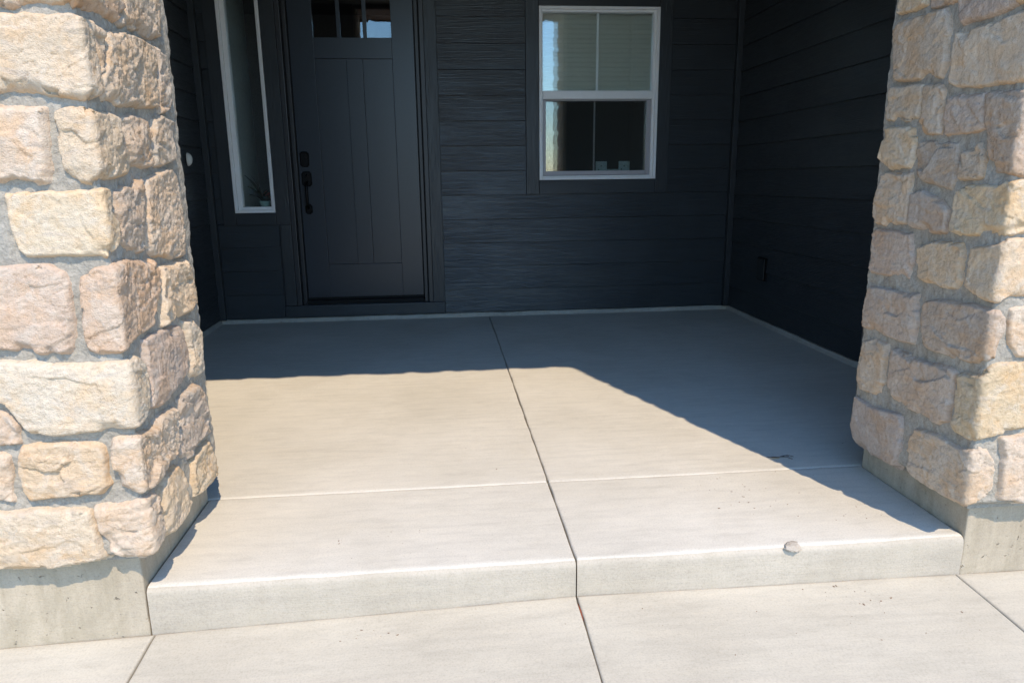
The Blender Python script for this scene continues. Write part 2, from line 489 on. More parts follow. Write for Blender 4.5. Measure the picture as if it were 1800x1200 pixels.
# ================================================================ stone pillars
COLS = {'cream': (0.643, 0.508, 0.362), 'cream2': (0.651, 0.528, 0.375), 'tan': (0.580, 0.445, 0.317), 'brown': (0.540, 0.403, 0.280), 'grey': (0.543, 0.440, 0.335),
        'pale': (0.620, 0.499, 0.368), 'pinkcream': (0.625, 0.491, 0.361), 'yellowcream': (0.643, 0.501, 0.340), 'pinkgrey': (0.554, 0.434, 0.333), 'pink': (0.587, 0.454, 0.342),
        'pinkbrown': (0.586, 0.435, 0.312), 'white': (0.659, 0.546, 0.412), 'greypurple': (0.518, 0.417, 0.334), 'yellow': (0.634, 0.475, 0.309), 'greybrown': (0.497, 0.387, 0.288),
        'dgrey': (0.480, 0.387, 0.301), 'gold': (0.642, 0.488, 0.315)}

class Path:
    def __init__(self, pts, s0, flip, w=.016):
        """pts: ground-plan polyline of the stone faces, s0: arc length of its first point"""
        P = np.array(pts, float)
        seg = np.hypot(*(P[1:] - P[:-1]).T); s = s0 + np.concatenate([[0], np.cumsum(seg)])
        t = np.arange(s[0], s[-1], .002)
        x = np.interp(t, s, P[:, 0]); y = np.interp(t, s, P[:, 1])
        kx = np.ones(int(2 * w / .002) | 1); kx /= kx.sum(); h = len(kx) // 2
        xp = np.convolve(np.pad(x, h, mode='edge'), kx, 'valid'); yp = np.convolve(np.pad(y, h, mode='edge'), kx, 'valid')
        xp[:h] = x[:h]; xp[-h:] = x[-h:]; yp[:h] = y[:h]; yp[-h:] = y[-h:]
        dx = np.gradient(xp); dy = np.gradient(yp); L = np.hypot(dx, dy) + 1e-9
        nx, ny = dy / L, -dx / L
        if flip: nx, ny = -nx, -ny
        self.t, self.x, self.y, self.nx, self.ny = t, xp, yp, nx, ny
        self.flip = flip; self.y0 = P[0, 1]; self.xc = None if len(P) == 2 else P[1, 0]
    def at(self, s, h):
        nx = np.interp(s, self.t, self.nx); ny = np.interp(s, self.t, self.ny)
        x = np.interp(s, self.t, self.x); y = np.interp(s, self.t, self.y)
        # inwards every point runs to an inner outline 4 cm in, so nothing crosses over at the corner
        xi = x if self.xc is None else (np.minimum(x, self.xc - .04) if self.xc < 0 else np.maximum(x, self.xc + .04))
        yi = np.maximum(y, self.y0 + .04)
        t = np.clip(-h, 0, .06) / .04; hp = np.maximum(h, 0)
        return x + (xi - x) * t + nx * hp, y + (yi - y) * t + ny * hp

def sdist(X, Y, poly):
    P = np.array(poly); Q = np.roll(P, -1, 0)
    d = np.full(X.shape, 1e9); ins = np.zeros(X.shape, bool)
    for (ax, ay), (bx, by) in zip(P, Q):
        ex, ey = bx - ax, by - ay; L = ex * ex + ey * ey + 1e-12
        t = np.clip(((X - ax) * ex + (Y - ay) * ey) / L, 0, 1)
        d = np.minimum(d, np.hypot(X - ax - t * ex, Y - ay - t * ey))
        c = (ay > Y) != (by > Y)
        ins ^= c & (X < (bx - ax) * (Y - ay) / (by - ay + 1e-12) + ax)
    return np.where(ins, d, -d)

def stone(path, poly, colour, parent, seed, res=.0033, rough_side=1.0, grow=.0035):
    P = np.array(poly); m_ = .012
    s = np.arange(P[:, 0].min() - m_, P[:, 0].max() + m_ + res, res); z = np.arange(P[:, 1].min() - m_, P[:, 1].max() + m_ + res, res)
    Sg, Zg = np.meshgrid(s, z)
    wx = .0045 * fbm(Sg * 22, Zg * 22, seed, 4, .6); wz = .0045 * fbm(Sg * 22 + 50, Zg * 22, seed + 1, 4, .6)
    d = sdist(Sg + wx, Zg + wz, poly) + grow - .0015 * np.abs(vnoise(Sg * 120, Zg * 120, seed + 8))
    ctr = P.mean(0)
    wd = .0055 + .016 * np.clip(facets(Sg * 14 + wx * 60, Zg * 14 + wz * 60, seed + 2) - .02, 0, 1) + .006 * np.clip((ctr[1] - Zg) * 8, 0, 1)
    t = np.clip((d + .004) / (wd + .004), -.6, 1)
    prof = np.where(t > 0, np.clip(t, 0, 1) ** .62, t)
    h = -.036 + .036 * prof
    inside = np.clip(d / .02, 0, 1)
    side = np.clip((Sg - .01) / .03, 0, 1)                       # the return faces were split rougher
    amp = (1 + .75 * side * rough_side) * (1 if rough_side > .9 else .85)
    rs = np.random.RandomState(seed)
    k_big, k_fac, k_fin, k_crk = rs.uniform(.5, 1.3), rs.uniform(.35, 1.25), rs.uniform(.6, 1.3), rs.choice([0, .3, 1.0])
    ang = rs.uniform(-.35, .35)
    A = Sg * math.cos(ang) + Zg * math.sin(ang); B = -Sg * math.sin(ang) + Zg * math.cos(ang)
    wa = .25 * fbm(A * 18, B * 18, seed + 3, 3)
    h += inside * amp * k_big * .0036 * fbm(A * 9, B * 14, seed + 4, 2)
    h += inside * amp * k_fac * .0052 * facets(A * 9 + wa, B * 17 + wa, seed + 5)
    h += inside * amp * k_fac * .0013 * facets(A * 20 + 2 * wa, B * 48 + 2 * wa, seed + 6)
    rim = np.clip(d / .004, 0, 1)
    h += rim * amp * k_fin * .0006 * facets(A * 75 + 3 * wa, B * 95 + 3 * wa, seed + 16)
    ck = np.abs(fbm(A * 7 + wa, B * 12 + wa, seed + 17, 4, .6)); h -= rim * k_crk * .0035 * np.clip(1 - ck / .035, 0, 1) ** 1.5
    h += np.clip(d / .008, 0, 1) * amp * k_fin * .0021 * fbm(A * 60, B * 110, seed + 7, 4, .75)
    h -= side * inside * .004 * rough_side * np.abs(fbm(Sg * 55 + 3 * wa, Zg * 17, seed + 13, 3))   # upright split marks
    h += rs.uniform(.000, .004) * np.clip(d / .04, 0, 1) + rs.uniform(-.004, .003)
    # bites out of the rim, mostly along the lower edge
    q = fbm(Sg * 16, Zg * 12, seed + 11, 2) + .25 * np.clip((ctr[1] - Zg) * 10, -1, 1)
    h -= np.clip(q - .30, 0, .5) * .055 * np.clip(1 - d / .035, 0, 1) * (d > -.002)
    h = np.maximum(h, -.0335)
    x, y = path.at(Sg, h)
    ns, nz = len(s), len(z)
    Q = grid_quads(ns, nz)
    if path.flip: Q = Q[:, ::-1]
    dd = d.ravel()
    Q = Q[(dd[Q] > -.0085).any(1)]
    used_, inv = np.unique(Q, return_inverse=True)
    V = np.stack([x.ravel(), y.ravel(), Zg.ravel()], -1)[used_]
    c = V.mean(0)
    me = np_mesh('stone', V - c, inv.reshape(-1, 4), True)
    o = link('stone', me, M_STONE, parent, color=colour)
    o.location = Vector(c) - Vector(parent.location)
    return o

def jit(col, rs, a=.03):
    k = 1 + rs.uniform(-a, a)
    return tuple(min(.8, q * k * (1 + rs.uniform(-.012, .012))) for q in col)

def mortar(path, s0, s1, z0, z1, parent, name='mortar', res=.006, depth=.0205):
    s = np.arange(s0, s1, res); z = np.arange(z0, z1, res)
    Sg, Zg = np.meshgrid(s, z)
    h = -depth + .0048 * fbm(Sg * 14, Zg * 14, 77, 3) + .0036 * fbm(Sg * 55, Zg * 60, 78, 2)
    h = np.where((Zg < z0 + .012), h - .015 * (1 - (Zg - z0) / .012), h)
    x, y = path.at(Sg, h)
    Q = grid_quads(len(s), len(z))
    if path.flip: Q = Q[:, ::-1]
    me = np_mesh(name, np.stack([x.ravel(), y.ravel(), Zg.ravel()], -1) - np.array(parent.location), Q, True)
    o = link(name, me, M_MORTAR, parent)
    return o

def fill_rows(path, s0, s1, z0, z1, parent, seed, res=.011):
    rs = np.random.RandomState(seed); z = z0
    names = ['cream', 'tan', 'pinkcream', 'yellowcream', 'pinkgrey', 'pink', 'white', 'greypurple', 'yellow', 'brown', 'pale', 'grey']
    while z < z1 - .05:
        hh = min(rs.uniform(.13, .21), z1 - z)
        if z1 - z - hh < .09: hh = z1 - z
        s = s0
        while s < s1 - .04:
            ww = rs.uniform(.15, .33)
            if s1 - s - ww < .12: ww = s1 - s
            g = .012
            c = .018
            a, b, e, f = s + g, s + ww - g, z + g, z + hh - g
            j = lambda: rs.uniform(-.008, .008)
            poly = [(a + c, e + j()), ((a + b) / 2, e + j()), (b - c, e + j()), (b + j(), e + c), (b + j(), f - c), (b - c, f + j()), ((a + b) / 2, f + j()), (a + c, f + j()), (a + j(), f - c), (a + j(), e + c)]
            if b - a > .05: stone(path, poly, jit(COLS[names[rs.randint(len(names))]], rs), parent, int(rs.randint(1e6)), res)
            s += ww
        z += hh

# outlines of the stones the photograph shows: (distance round the pillar from its front corner, height), metres
LEFT=[('cream',[(-0.204,1.403),(-0.159,1.404),(-0.079,1.404),(-0.008,1.402),(0.025,1.398),(0.064,1.374),(0.064,1.339),(0.073,1.298),(0.069,1.248),(0.041,1.237),(-0.012,1.229),(-0.041,1.233),(-0.082,1.238),(-0.117,1.241),(-0.186,1.243),(-0.232,1.243)]),
('tan',[(-0.2,1.573),(-0.12,1.574),(-0.131,1.425),(-0.145,1.419),(-0.213,1.417)]),
('tan',[(-0.117,1.564),(-0.005,1.565),(-0.009,1.434),(-0.042,1.424),(-0.06,1.421),(-0.074,1.423),(-0.125,1.426)]),
('brown',[(0.008,1.578),(0.269,1.649),(0.24,1.466),(0.201,1.43),(0.141,1.428),(0.089,1.421),(0.006,1.42),(-0.008,1.43)]),
('grey',[(0.279,1.639),(0.489,1.695),(0.485,1.476),(0.475,1.445),(0.443,1.42),(0.35,1.426),(0.268,1.42),(0.215,1.426),(0.253,1.475)]),
('pale',[(0.071,1.405),(0.122,1.405),(0.134,1.388),(0.124,1.355),(0.11,1.309),(0.086,1.286),(0.085,1.318),(0.077,1.365)]),
('tan',[(0.148,1.395),(0.243,1.412),(0.328,1.413),(0.423,1.408),(0.426,1.356),(0.388,1.248),(0.272,1.236),(0.161,1.231),(0.085,1.228),(0.078,1.249),(0.09,1.282),(0.126,1.324)]),
('grey',[(0.44,1.411),(0.485,1.398),(0.507,1.36),(0.507,1.306),(0.488,1.247),(0.425,1.237),(0.42,1.274),(0.424,1.311),(0.444,1.373)]),
('pinkcream',[(-0.26,1.215),(-0.19,1.215),(-0.144,1.214),(-0.106,1.211),(-0.11,1.163),(-0.112,1.115),(-0.113,1.078),(-0.122,1.051),(-0.146,1.048),(-0.169,1.057),(-0.192,1.065),(-0.216,1.057),(-0.287,1.058)]),
('yellowcream',[(-0.084,1.207),(-0.064,1.213),(-0.015,1.21),(0.045,1.205),(0.103,1.209),(0.153,1.206),(0.153,1.164),(0.168,1.12),(0.173,1.093),(0.154,1.066),(0.071,1.059),(0.015,1.061),(-0.032,1.047),(-0.073,1.057),(-0.086,1.082),(-0.089,1.125),(-0.087,1.157)]),
('tan',[(0.178,1.204),(0.248,1.217),(0.306,1.208),(0.327,1.177),(0.322,1.126),(0.315,1.093),(0.261,1.089),(0.186,1.095),(0.175,1.134),(0.166,1.167)]),
('grey',[(0.365,1.214),(0.422,1.229),(0.506,1.22),(0.506,1.165),(0.475,1.111),(0.409,1.097),(0.339,1.095),(0.337,1.127),(0.346,1.179)]),
('cream2',[(-0.222,1.027),(-0.177,1.031),(-0.01,1.031),(0.036,1.038),(0.057,1.024),(0.055,0.987),(0.068,0.96),(0.06,0.914),(0.018,0.885),(-0.03,0.882),(-0.086,0.886),(-0.196,0.889),(-0.209,0.904),(-0.215,0.955),(-0.221,1.005)]),
('pinkgrey',[(0.077,1.029),(0.127,1.041),(0.175,1.038),(0.242,1.063),(0.236,1.009),(0.214,0.952),(0.209,0.901),(0.187,0.876),(0.118,0.888),(0.078,0.912),(0.083,0.959),(0.065,0.991)]),
('pale',[(0.269,1.055),(0.31,1.067),(0.441,1.088),(0.478,1.065),(0.488,0.983),(0.49,0.858),(0.458,0.836),(0.381,0.839),(0.322,0.853),(0.263,0.856),(0.228,0.89),(0.237,0.943),(0.251,1.009)]),
('pink',[(-0.321,0.864),(-0.249,0.864),(-0.199,0.866),(-0.148,0.865),(-0.12,0.847),(-0.111,0.823),(-0.112,0.784),(-0.113,0.737),(-0.12,0.682),(-0.134,0.657),(-0.189,0.656),(-0.234,0.666),(-0.28,0.673),(-0.354,0.676)]),
('pinkbrown',[(-0.085,0.836),(-0.053,0.852),(-0.006,0.858),(0.026,0.864),(0.074,0.869),(0.242,0.851),(0.263,0.821),(0.259,0.783),(0.226,0.742),(0.191,0.68),(0.124,0.676),(0.06,0.671),(-0.004,0.655),(-0.062,0.65),(-0.09,0.661),(-0.094,0.688),(-0.092,0.756),(-0.091,0.803)]),
('yellowcream',[(0.292,0.825),(0.475,0.827),(0.501,0.774),(0.515,0.693),(0.507,0.668),(0.363,0.673),(0.258,0.669),(0.26,0.713),(0.269,0.766)]),
('white',[(-0.36,0.64),(-0.285,0.64),(-0.214,0.638),(-0.148,0.629),(-0.046,0.63),(0.065,0.633),(0.097,0.604),(0.106,0.564),(0.087,0.494),(0.073,0.472),(0.019,0.465),(-0.055,0.464),(-0.121,0.459),(-0.187,0.455),(-0.251,0.462),(-0.263,0.482),(-0.274,0.499),(-0.292,0.54),(-0.372,0.574)]),
('greypurple',[(0.133,0.659),(0.246,0.657),(0.364,0.649),(0.402,0.594),(0.394,0.509),(0.384,0.494),(0.318,0.479),(0.177,0.466),(0.113,0.481),(0.122,0.545),(0.128,0.588)]),
('white',[(0.411,0.648),(0.47,0.649),(0.52,0.598),(0.509,0.533),(0.517,0.476),(0.452,0.472),(0.418,0.463),(0.416,0.503),(0.429,0.57)]),
('pinkgrey',[(-0.375,0.558),(-0.304,0.526),(-0.289,0.504),(-0.277,0.485),(-0.281,0.439),(-0.319,0.437),(-0.395,0.441)]),
('pinkcream',[(-0.399,0.419),(-0.323,0.412),(-0.311,0.407),(-0.315,0.341),(-0.317,0.289),(-0.344,0.289),(-0.421,0.293)]),
('yellow',[(-0.279,0.427),(-0.246,0.432),(-0.158,0.433),(-0.097,0.423),(-0.091,0.403),(-0.094,0.348),(-0.088,0.321),(-0.11,0.299),(-0.178,0.295),(-0.238,0.293),(-0.278,0.286),(-0.285,0.309),(-0.29,0.351),(-0.286,0.396)]),
('pinkcream',[(-0.065,0.436),(-0.025,0.441),(0.029,0.444),(0.089,0.432),(0.17,0.443),(0.259,0.438),(0.271,0.392),(0.248,0.321),(0.215,0.303),(0.156,0.315),(0.088,0.288),(0.028,0.295),(-0.043,0.295),(-0.066,0.312),(-0.073,0.354),(-0.075,0.402)]),
('greypurple',[(0.302,0.446),(0.445,0.452),(0.484,0.411),(0.51,0.323),(0.503,0.269),(0.379,0.254),(0.304,0.254),(0.273,0.288),(0.28,0.337),(0.294,0.392)]),
('yellowcream',[(0.376,0.246),(0.485,0.25),(0.522,0.187),(0.524,0.123),(0.469,0.118),(0.362,0.128),(0.334,0.136),(0.334,0.196),(0.343,0.238)]),
('cream',[(-0.427,0.257),(-0.349,0.257),(-0.266,0.263),(-0.147,0.254),(-0.139,0.236),(-0.133,0.166),(-0.127,0.126),(-0.163,0.116),(-0.239,0.105),(-0.299,0.11),(-0.347,0.107),(-0.451,0.12)]),
('pinkcream',[(-0.133,0.259),(-0.101,0.266),(-0.047,0.265),(-0.009,0.275),(0.063,0.268),(0.083,0.234),(0.077,0.167),(0.072,0.117),(0.009,0.123),(-0.038,0.12),(-0.084,0.123),(-0.109,0.141),(-0.119,0.168),(-0.127,0.208)]),
('yellowcream',[(0.102,0.258),(0.145,0.279),(0.221,0.279),(0.244,0.253),(0.296,0.127),(0.222,0.118),(0.153,0.111),(0.095,0.125),(0.1,0.177)])]
RIGHT=[('yellowcream',[(0.576,1.732),(0.433,1.695),(0.422,1.538),(0.476,1.534),(0.554,1.541)]),
('pinkgrey',[(0.42,1.692),(0.307,1.662),(0.291,1.52),(0.336,1.515),(0.402,1.521)]),
('pinkgrey',[(0.293,1.659),(0.101,1.609),(0.074,1.463),(0.133,1.45),(0.235,1.453),(0.26,1.446),(0.277,1.495)]),
('yellow',[(0.091,1.607),(-0.029,1.583),(-0.038,1.453),(0.043,1.459),(0.068,1.462)]),
('tan',[(0.547,1.516),(0.466,1.51),(0.334,1.506),(0.316,1.469),(0.305,1.411),(0.312,1.344),(0.324,1.319),(0.439,1.328),(0.55,1.338),(0.557,1.393),(0.555,1.448),(0.568,1.492)]),
('cream',[(0.274,1.428),(0.178,1.428),(0.13,1.432),(0.065,1.434),(-0.042,1.425),(-0.102,1.258),(0.013,1.27),(0.1,1.273),(0.177,1.276),(0.26,1.288),(0.291,1.305),(0.284,1.332),(0.285,1.378)]),
('pale',[(0.564,1.317),(0.405,1.311),(0.397,1.267),(0.409,1.219),(0.453,1.209),(0.562,1.222),(0.58,1.251),(0.565,1.273)]),
('brown',[(0.39,1.301),(0.32,1.298),(0.305,1.281),(0.302,1.226),(0.3,1.161),(0.388,1.161),(0.394,1.193),(0.384,1.238)]),
('pinkgrey',[(0.286,1.266),(0.146,1.255),(0.13,1.166),(0.15,1.16),(0.283,1.158),(0.288,1.224)]),
('greybrown',[(0.134,1.253),(0.03,1.25),(-0.074,1.243),(-0.125,1.04),(-0.031,1.039),(0.01,1.045),(0.068,1.045),(0.088,1.057),(0.106,1.113),(0.118,1.165)]),
('yellowcream',[(0.554,1.191),(0.42,1.188),(0.406,1.144),(0.405,1.09),(0.418,1.069),(0.56,1.065),(0.579,1.104),(0.566,1.152)]),
('dgrey',[(0.39,1.14),(0.316,1.141),(0.224,1.128),(0.217,1.087),(0.213,1.04),(0.222,1.002),(0.256,1.009),(0.307,1.02),(0.346,1.024),(0.379,1.033),(0.387,1.092)]),
('tan',[(0.204,1.107),(0.151,1.113),(0.137,1.127),(0.12,1.099),(0.111,1.04),(0.132,1.031),(0.2,1.031),(0.201,1.064)]),
('pale',[(0.556,1.043),(0.527,1.051),(0.409,1.05),(0.406,0.972),(0.409,0.897),(0.519,0.885),(0.574,0.889),(0.581,0.93),(0.573,0.978)]),
('dgrey',[(0.392,0.987),(0.341,0.999),(0.287,0.98),(0.248,0.965),(0.231,0.948),(0.228,0.883),(0.294,0.878),(0.374,0.885),(0.391,0.903)]),
('yellow',[(0.204,1.003),(0.155,1.014),(0.052,1.012),(0.025,1.025),(-0.112,1.026),(-0.149,0.903),(-0.055,0.895),(0.028,0.886),(0.078,0.884),(0.174,0.88),(0.212,0.884),(0.207,0.945)]),
('pinkgrey',[(0.573,0.864),(0.501,0.869),(0.376,0.864),(0.359,0.8),(0.357,0.729),(0.431,0.728),(0.561,0.723),(0.577,0.738),(0.562,0.765),(0.573,0.826)]),
('yellow',[(0.334,0.827),(0.264,0.848),(0.166,0.857),(0.149,0.838),(0.133,0.751),(0.158,0.726),(0.217,0.724),(0.298,0.728),(0.319,0.739)]),
('yellowcream',[(0.109,0.846),(0.029,0.858),(-0.018,0.875),(-0.136,0.887),(-0.196,0.73),(-0.083,0.72),(-0.003,0.714),(0.046,0.712),(0.11,0.734),(0.12,0.742),(0.113,0.786)]),
('pinkgrey',[(0.569,0.674),(0.452,0.676),(0.317,0.685),(0.304,0.625),(0.3,0.529),(0.387,0.526),(0.572,0.532),(0.582,0.55),(0.575,0.626)]),
('greybrown',[(0.272,0.669),(0.17,0.69),(0.052,0.689),(-0.024,0.685),(-0.039,0.668),(-0.042,0.596),(-0.032,0.559),(0.025,0.541),(0.111,0.532),(0.244,0.526),(0.272,0.583)]),
('pinkcream',[(-0.057,0.692),(-0.168,0.701),(-0.194,0.554),(-0.092,0.563),(-0.065,0.598),(-0.06,0.658)]),
('tan',[(0.557,0.482),(0.507,0.503),(0.434,0.5),(0.434,0.393),(0.433,0.317),(0.552,0.312),(0.575,0.343),(0.569,0.411)]),
('pinkgrey',[(0.396,0.492),(0.268,0.485),(0.135,0.5),(0.115,0.492),(0.117,0.412),(0.123,0.339),(0.156,0.32),(0.203,0.326),(0.288,0.323),(0.386,0.316),(0.403,0.342),(0.4,0.392)]),
('gold',[(0.104,0.483),(0.082,0.497),(0.036,0.505),(-0.025,0.54),(-0.195,0.545),(-0.278,0.366),(-0.143,0.355),(-0.056,0.335),(0.012,0.319),(0.087,0.321),(0.101,0.335),(0.104,0.417)]),
('greypurple',[(0.577,0.274),(0.466,0.266),(0.328,0.287),(0.307,0.251),(0.315,0.18),(0.333,0.113),(0.438,0.101),(0.548,0.106),(0.583,0.139),(0.584,0.19)]),
('pinkcream',[(0.248,0.269),(0.15,0.285),(0.058,0.278),(-0.015,0.3),(-0.051,0.289),(-0.072,0.26),(-0.08,0.177),(-0.046,0.135),(0.03,0.125),(0.132,0.113),(0.278,0.119),(0.276,0.158),(0.266,0.226)]),
('pinkcream',[(-0.09,0.323),(-0.231,0.339),(-0.268,0.123),(-0.134,0.132),(-0.106,0.14),(-0.104,0.222)])]


YP = 1.698
XLc, XRc = -.757, 1.446
def pillar(sg, data, label, xc, ylen, xout, zfoot, seed):
    root = tag(empty('stone_pillar', (xc, YP, 0)), label, 'stone pillar', 'stone pillars either side of the porch step')
    P = [(xout, YP), (xc, YP), (xc, YP + ylen + .03)]
    path = Path(P, -abs(xout - xc), sg > 0)
    rs = np.random.RandomState(seed)
    for i, (cn, poly) in enumerate(data):
        stone(path, poly, jit(COLS[cn], rs), root, seed * 100 + i, grow=.0045 if sg < 0 else .0065, rough_side=1.0 if sg < 0 else .45)
    smin = min(min(q[0] for q in poly) for _, poly in data)
    top_f = 1.60 if sg < 0 else 1.63; top_s = 1.71 if sg < 0 else 1.745
    fill_rows(path, -abs(xout - xc) + .01, -.30, .115, top_f - .03, root, seed + 1) if False else None
    left_edge = -.47 if sg < 0 else -.30
    fill_rows(path, -abs(xout - xc) + .01, left_edge, .115, top_f, root, seed + 2)
    fill_rows(path, -abs(xout - xc) + .01, -.01 if sg < 0 else .08, top_f, HB, root, seed + 3)
    fill_rows(path, -.01 if sg < 0 else .08, ylen, top_s, HB, root, seed + 4)
    mortar(path, -abs(xout - xc), ylen + .025, .118, HB + .02, root, depth=.0195 if sg < 0 else .0145)
    a, b = (xout, xc - .042) if sg < 0 else (xc + .042, xout)
    y0, y1 = YP + .042, YP + ylen + .02
    box('core', a - xc, b - xc, y0 - YP, y1 - YP, .10, HB + .3, M_MORTAR, root)
    # trim board closing the back of the pillar
    t0, t1 = (xout, xc - .05) if sg < 0 else (xc + .024, xout)
    box('back_board', t0 - xc, t1 - xc, y1 - YP + .002, y1 - YP + .02, .124, HB + .2, M_TRIM, root, .002)
    # poured footing
    f0, f1 = (xout, -.8225) if sg < 0 else (1.5105, xout)
    nx_, nz_ = 60, 30
    bm = bmesh.new(); add_box(bm, f0 - xc, f1 - xc, YF - YP, 2.290 - YP, -.40, zfoot)
    bmesh.ops.subdivide_edges(bm, edges=bm.edges[:], cuts=24, use_grid_fill=True)
    co = np.array([v_.co for v_ in bm.verts])
    nn = fbm(co[:, 0] * 8 + co[:, 1] * 3, co[:, 2] * 8, seed + 40, 3)
    n2_ = np.abs(fbm(co[:, 0] * 20 + co[:, 1] * 20, co[:, 2] * 25, seed + 41, 2))
    for v_, a_, b_ in zip(bm.verts, nn, n2_):
        if abs(v_.co.y - (YF - YP)) < 1e-4: v_.co.y += .0022 * a_
        ex = (f1 - xc) if sg < 0 else (f0 - xc)
        if abs(v_.co.x - ex) < 1e-4: v_.co.x += (-1 if sg < 0 else 1) * .004 * b_
    fo = from_bm('footing', bm, M_FOOT, root, smooth=False)
    md = fo.modifiers.new('bevel', 'BEVEL'); md.width = .004; md.segments = 2; md.limit_method = 'ANGLE'
    return root, path

pillar(-1, LEFT, 'left pillar of cream and tan field stone in full sun, with a sunlit inner side', XLc, .548, -1.7075, .122, 11)
pillar(1, RIGHT, 'right pillar of field stone whose inner side lies in shade, beside the shadow on the floor', XRc, .566, 2.30, .122, 23)

# stone-faced header spanning the pillars, above the frame; it throws the straight shadow on the floor
hd = tag(empty('porch_header', (0, YP, HB)), 'stone faced header with brown wooden underside spanning the two pillars above the porch opening', 'header')
hp = Path([(-1.74, YP), (2.32, YP)], -1.74, False)
rs = np.random.RandomState(5); sx_ = -1.72
for row in range(2):
    sx_ = -1.72 + .1 * row
    while sx_ < 2.2:
        ww = rs.uniform(.18, .36); a, b = sx_ + .01, min(sx_ + ww - .01, 2.31)
        e = HB + .19 * row - (.004 if row == 0 else -.006); f = e + .17
        j = lambda: rs.uniform(-.006, .006)
        poly = [(a + .03, e + j()), ((a + b) / 2, e - .008 + j()), (b - .03, e + j()), (b, e + .03), (b, f - .02), (b - .02, f), (a + .02, f), (a, f - .02), (a, e + .03)]
        stone(hp, poly, jit(COLS[['cream', 'tan', 'pink', 'brown', 'yellowcream'][rs.randint(5)]], rs), hd, int(rs.randint(1e6)), .01)
        sx_ += ww
box('core', -1.74, 2.32, .03, .575, .012, .50, M_MORTAR, hd)
box('soffit_board', -.757, 1.446, .02, .60, .001, .011, M_BEAM, hd)

# ================================================================ the house
house = tag(empty('house', (0, 0, 0)), 'house front in dark slate lap siding with front door and white window', 'house')
WIN = (.745, 1.647, 1.043, 2.27)        # white window outside edges x0 x1 z0 z1
SL = (-1.521, -1.232, .832, 2.50)       # sidelight
DR = (-1.052, -.166, .178, 2.60)        # door slab
ZT = 3.02
# wall sheathing with real openings
yb0, yb1 = YW + .010, YW + .15
back = tag(boxes('back_wall', [
    (XL - .15, SL[0] + .01, yb0, yb1, .03, ZT), (SL[0] + .01, SL[1] - .01, yb0, yb1, .03, SL[2] + .01), (SL[0] + .01, SL[1] - .01, yb0, yb1, SL[3] - .01, ZT),
    (SL[1] - .01, -1.128, yb0, yb1, .03, ZT), (-1.128, -.088, yb0, yb1, 2.69, ZT), (-1.128, -.088, yb0, yb1, .03, .125),
    (-.088, WIN[0] + .01, yb0, yb1, .03, ZT), (WIN[0] + .01, WIN[1] - .01, yb0, yb1, .03, WIN[2] + .01), (WIN[0] + .01, WIN[1] - .01, yb0, yb1, WIN[3] - .01, ZT),
    (WIN[1] - .01, XR + .15, yb0, yb1, .03, ZT)], M_SIDING, house), 'slate wall facing the camera')
left_wall = boxes('side_wall', [(XL - .15, XL - .010, YP + .3, YW + .02, .03, ZT)], M_SIDING, house)
tag(left_wall, 'left side wall beyond the stone pillar')
right_wall = boxes('side_wall', [(XR + .010, XR + .15, YP + .3, YW + .02, .03, ZT)], M_SIDING, house)
tag(right_wall, 'right side wall in deep shade')

board_cache = {}
def board(parent, L, h, loc, rz=0.0):
    """one lap board: wedge, thick at its lower edge; local X along the board, local -Y outwards"""
    key = (round(L, 3), round(h, 3))
    if key not in board_cache:
        t0, t1 = .0180, .0065
        V = [(0, .006, 0), (L, .006, 0), (L, -t0 + .01, 0), (0, -t0 + .01, 0), (0, -t0 + .0085, .002) , (L, -t0 + .0085, .002),
             (L, -t1 + .01, h + .004), (0, -t1 + .01, h + .004), (0, .006, h + .004), (L, .006, h + .004)]
        V[2] = (L, -t0 + .0115, 0); V[3] = (0, -t0 + .0115, 0)
        me = bpy.data.meshes.new('siding_board')
        me.from_pydata(V, [], [(0, 3, 2, 1), (3, 4, 5, 2), (4, 7, 6, 5), (7, 8, 9, 6), (0, 8, 7, 4), (0, 4, 3), (1, 2, 5), (1, 5, 6, 9), (0, 1, 9, 8)])
        me.materials.append(M_SIDING); board_cache[key] = me
    o = link('siding_board', board_cache[key], None, parent, loc)
    o.rotation_euler = (0, 0, rz)
    return o

def courses(parent, x0, x1, z_lo, z_hi, side=None, dz=0.0):
    k0 = -1
    while True:
        zb = Z0 + PITCH * k0 + dz; zt = zb + PITCH
        k0 += 1
        if zb >= z_hi - .01: break
        if zt <= z_lo + .01: continue
        a = max(zb, z_lo); b = min(zt, z_hi)
        if side is None: board(parent, x1 - x0, b - a, (x0, YW, a))
        elif side == 'L': board(parent, x1 - x0, b - a, (XL, x0, a), math.pi / 2)
        else: board(parent, x1 - x0, b - a, (XR, x1, a), -math.pi / 2)

CT = .047
zs = .036
courses(back, XL + CT, -1.612, .742, 2.60)
courses(back, XL + CT, -1.225, zs, .742)
courses(back, .003, .643, .9365, 2.377)
courses(back, .003, XR - CT, zs, .9365)
courses(back, 1.748, XR - CT, .9365, 2.377)
courses(back, XL + CT, -1.23, 2.60, ZT); courses(back, .003, XR - CT, 2.377, ZT); courses(back, -1.22, 0, 2.81, ZT)
courses(left_wall, YP + .35, YW - CT, zs, ZT, 'L')
courses(right_wall, YP + .60, YW - CT, zs, ZT, 'R', -.02)
# inside corner posts
box('corner_trim', XL + .001, XL + CT - .002, YW - CT + .002, YW - .001, zs - .004, ZT, M_TRIM, house, .002)
box('corner_trim', XR - CT + .002, XR - .001, YW - CT + .002, YW - .001, zs - .004, ZT, M_TRIM, house, .002)

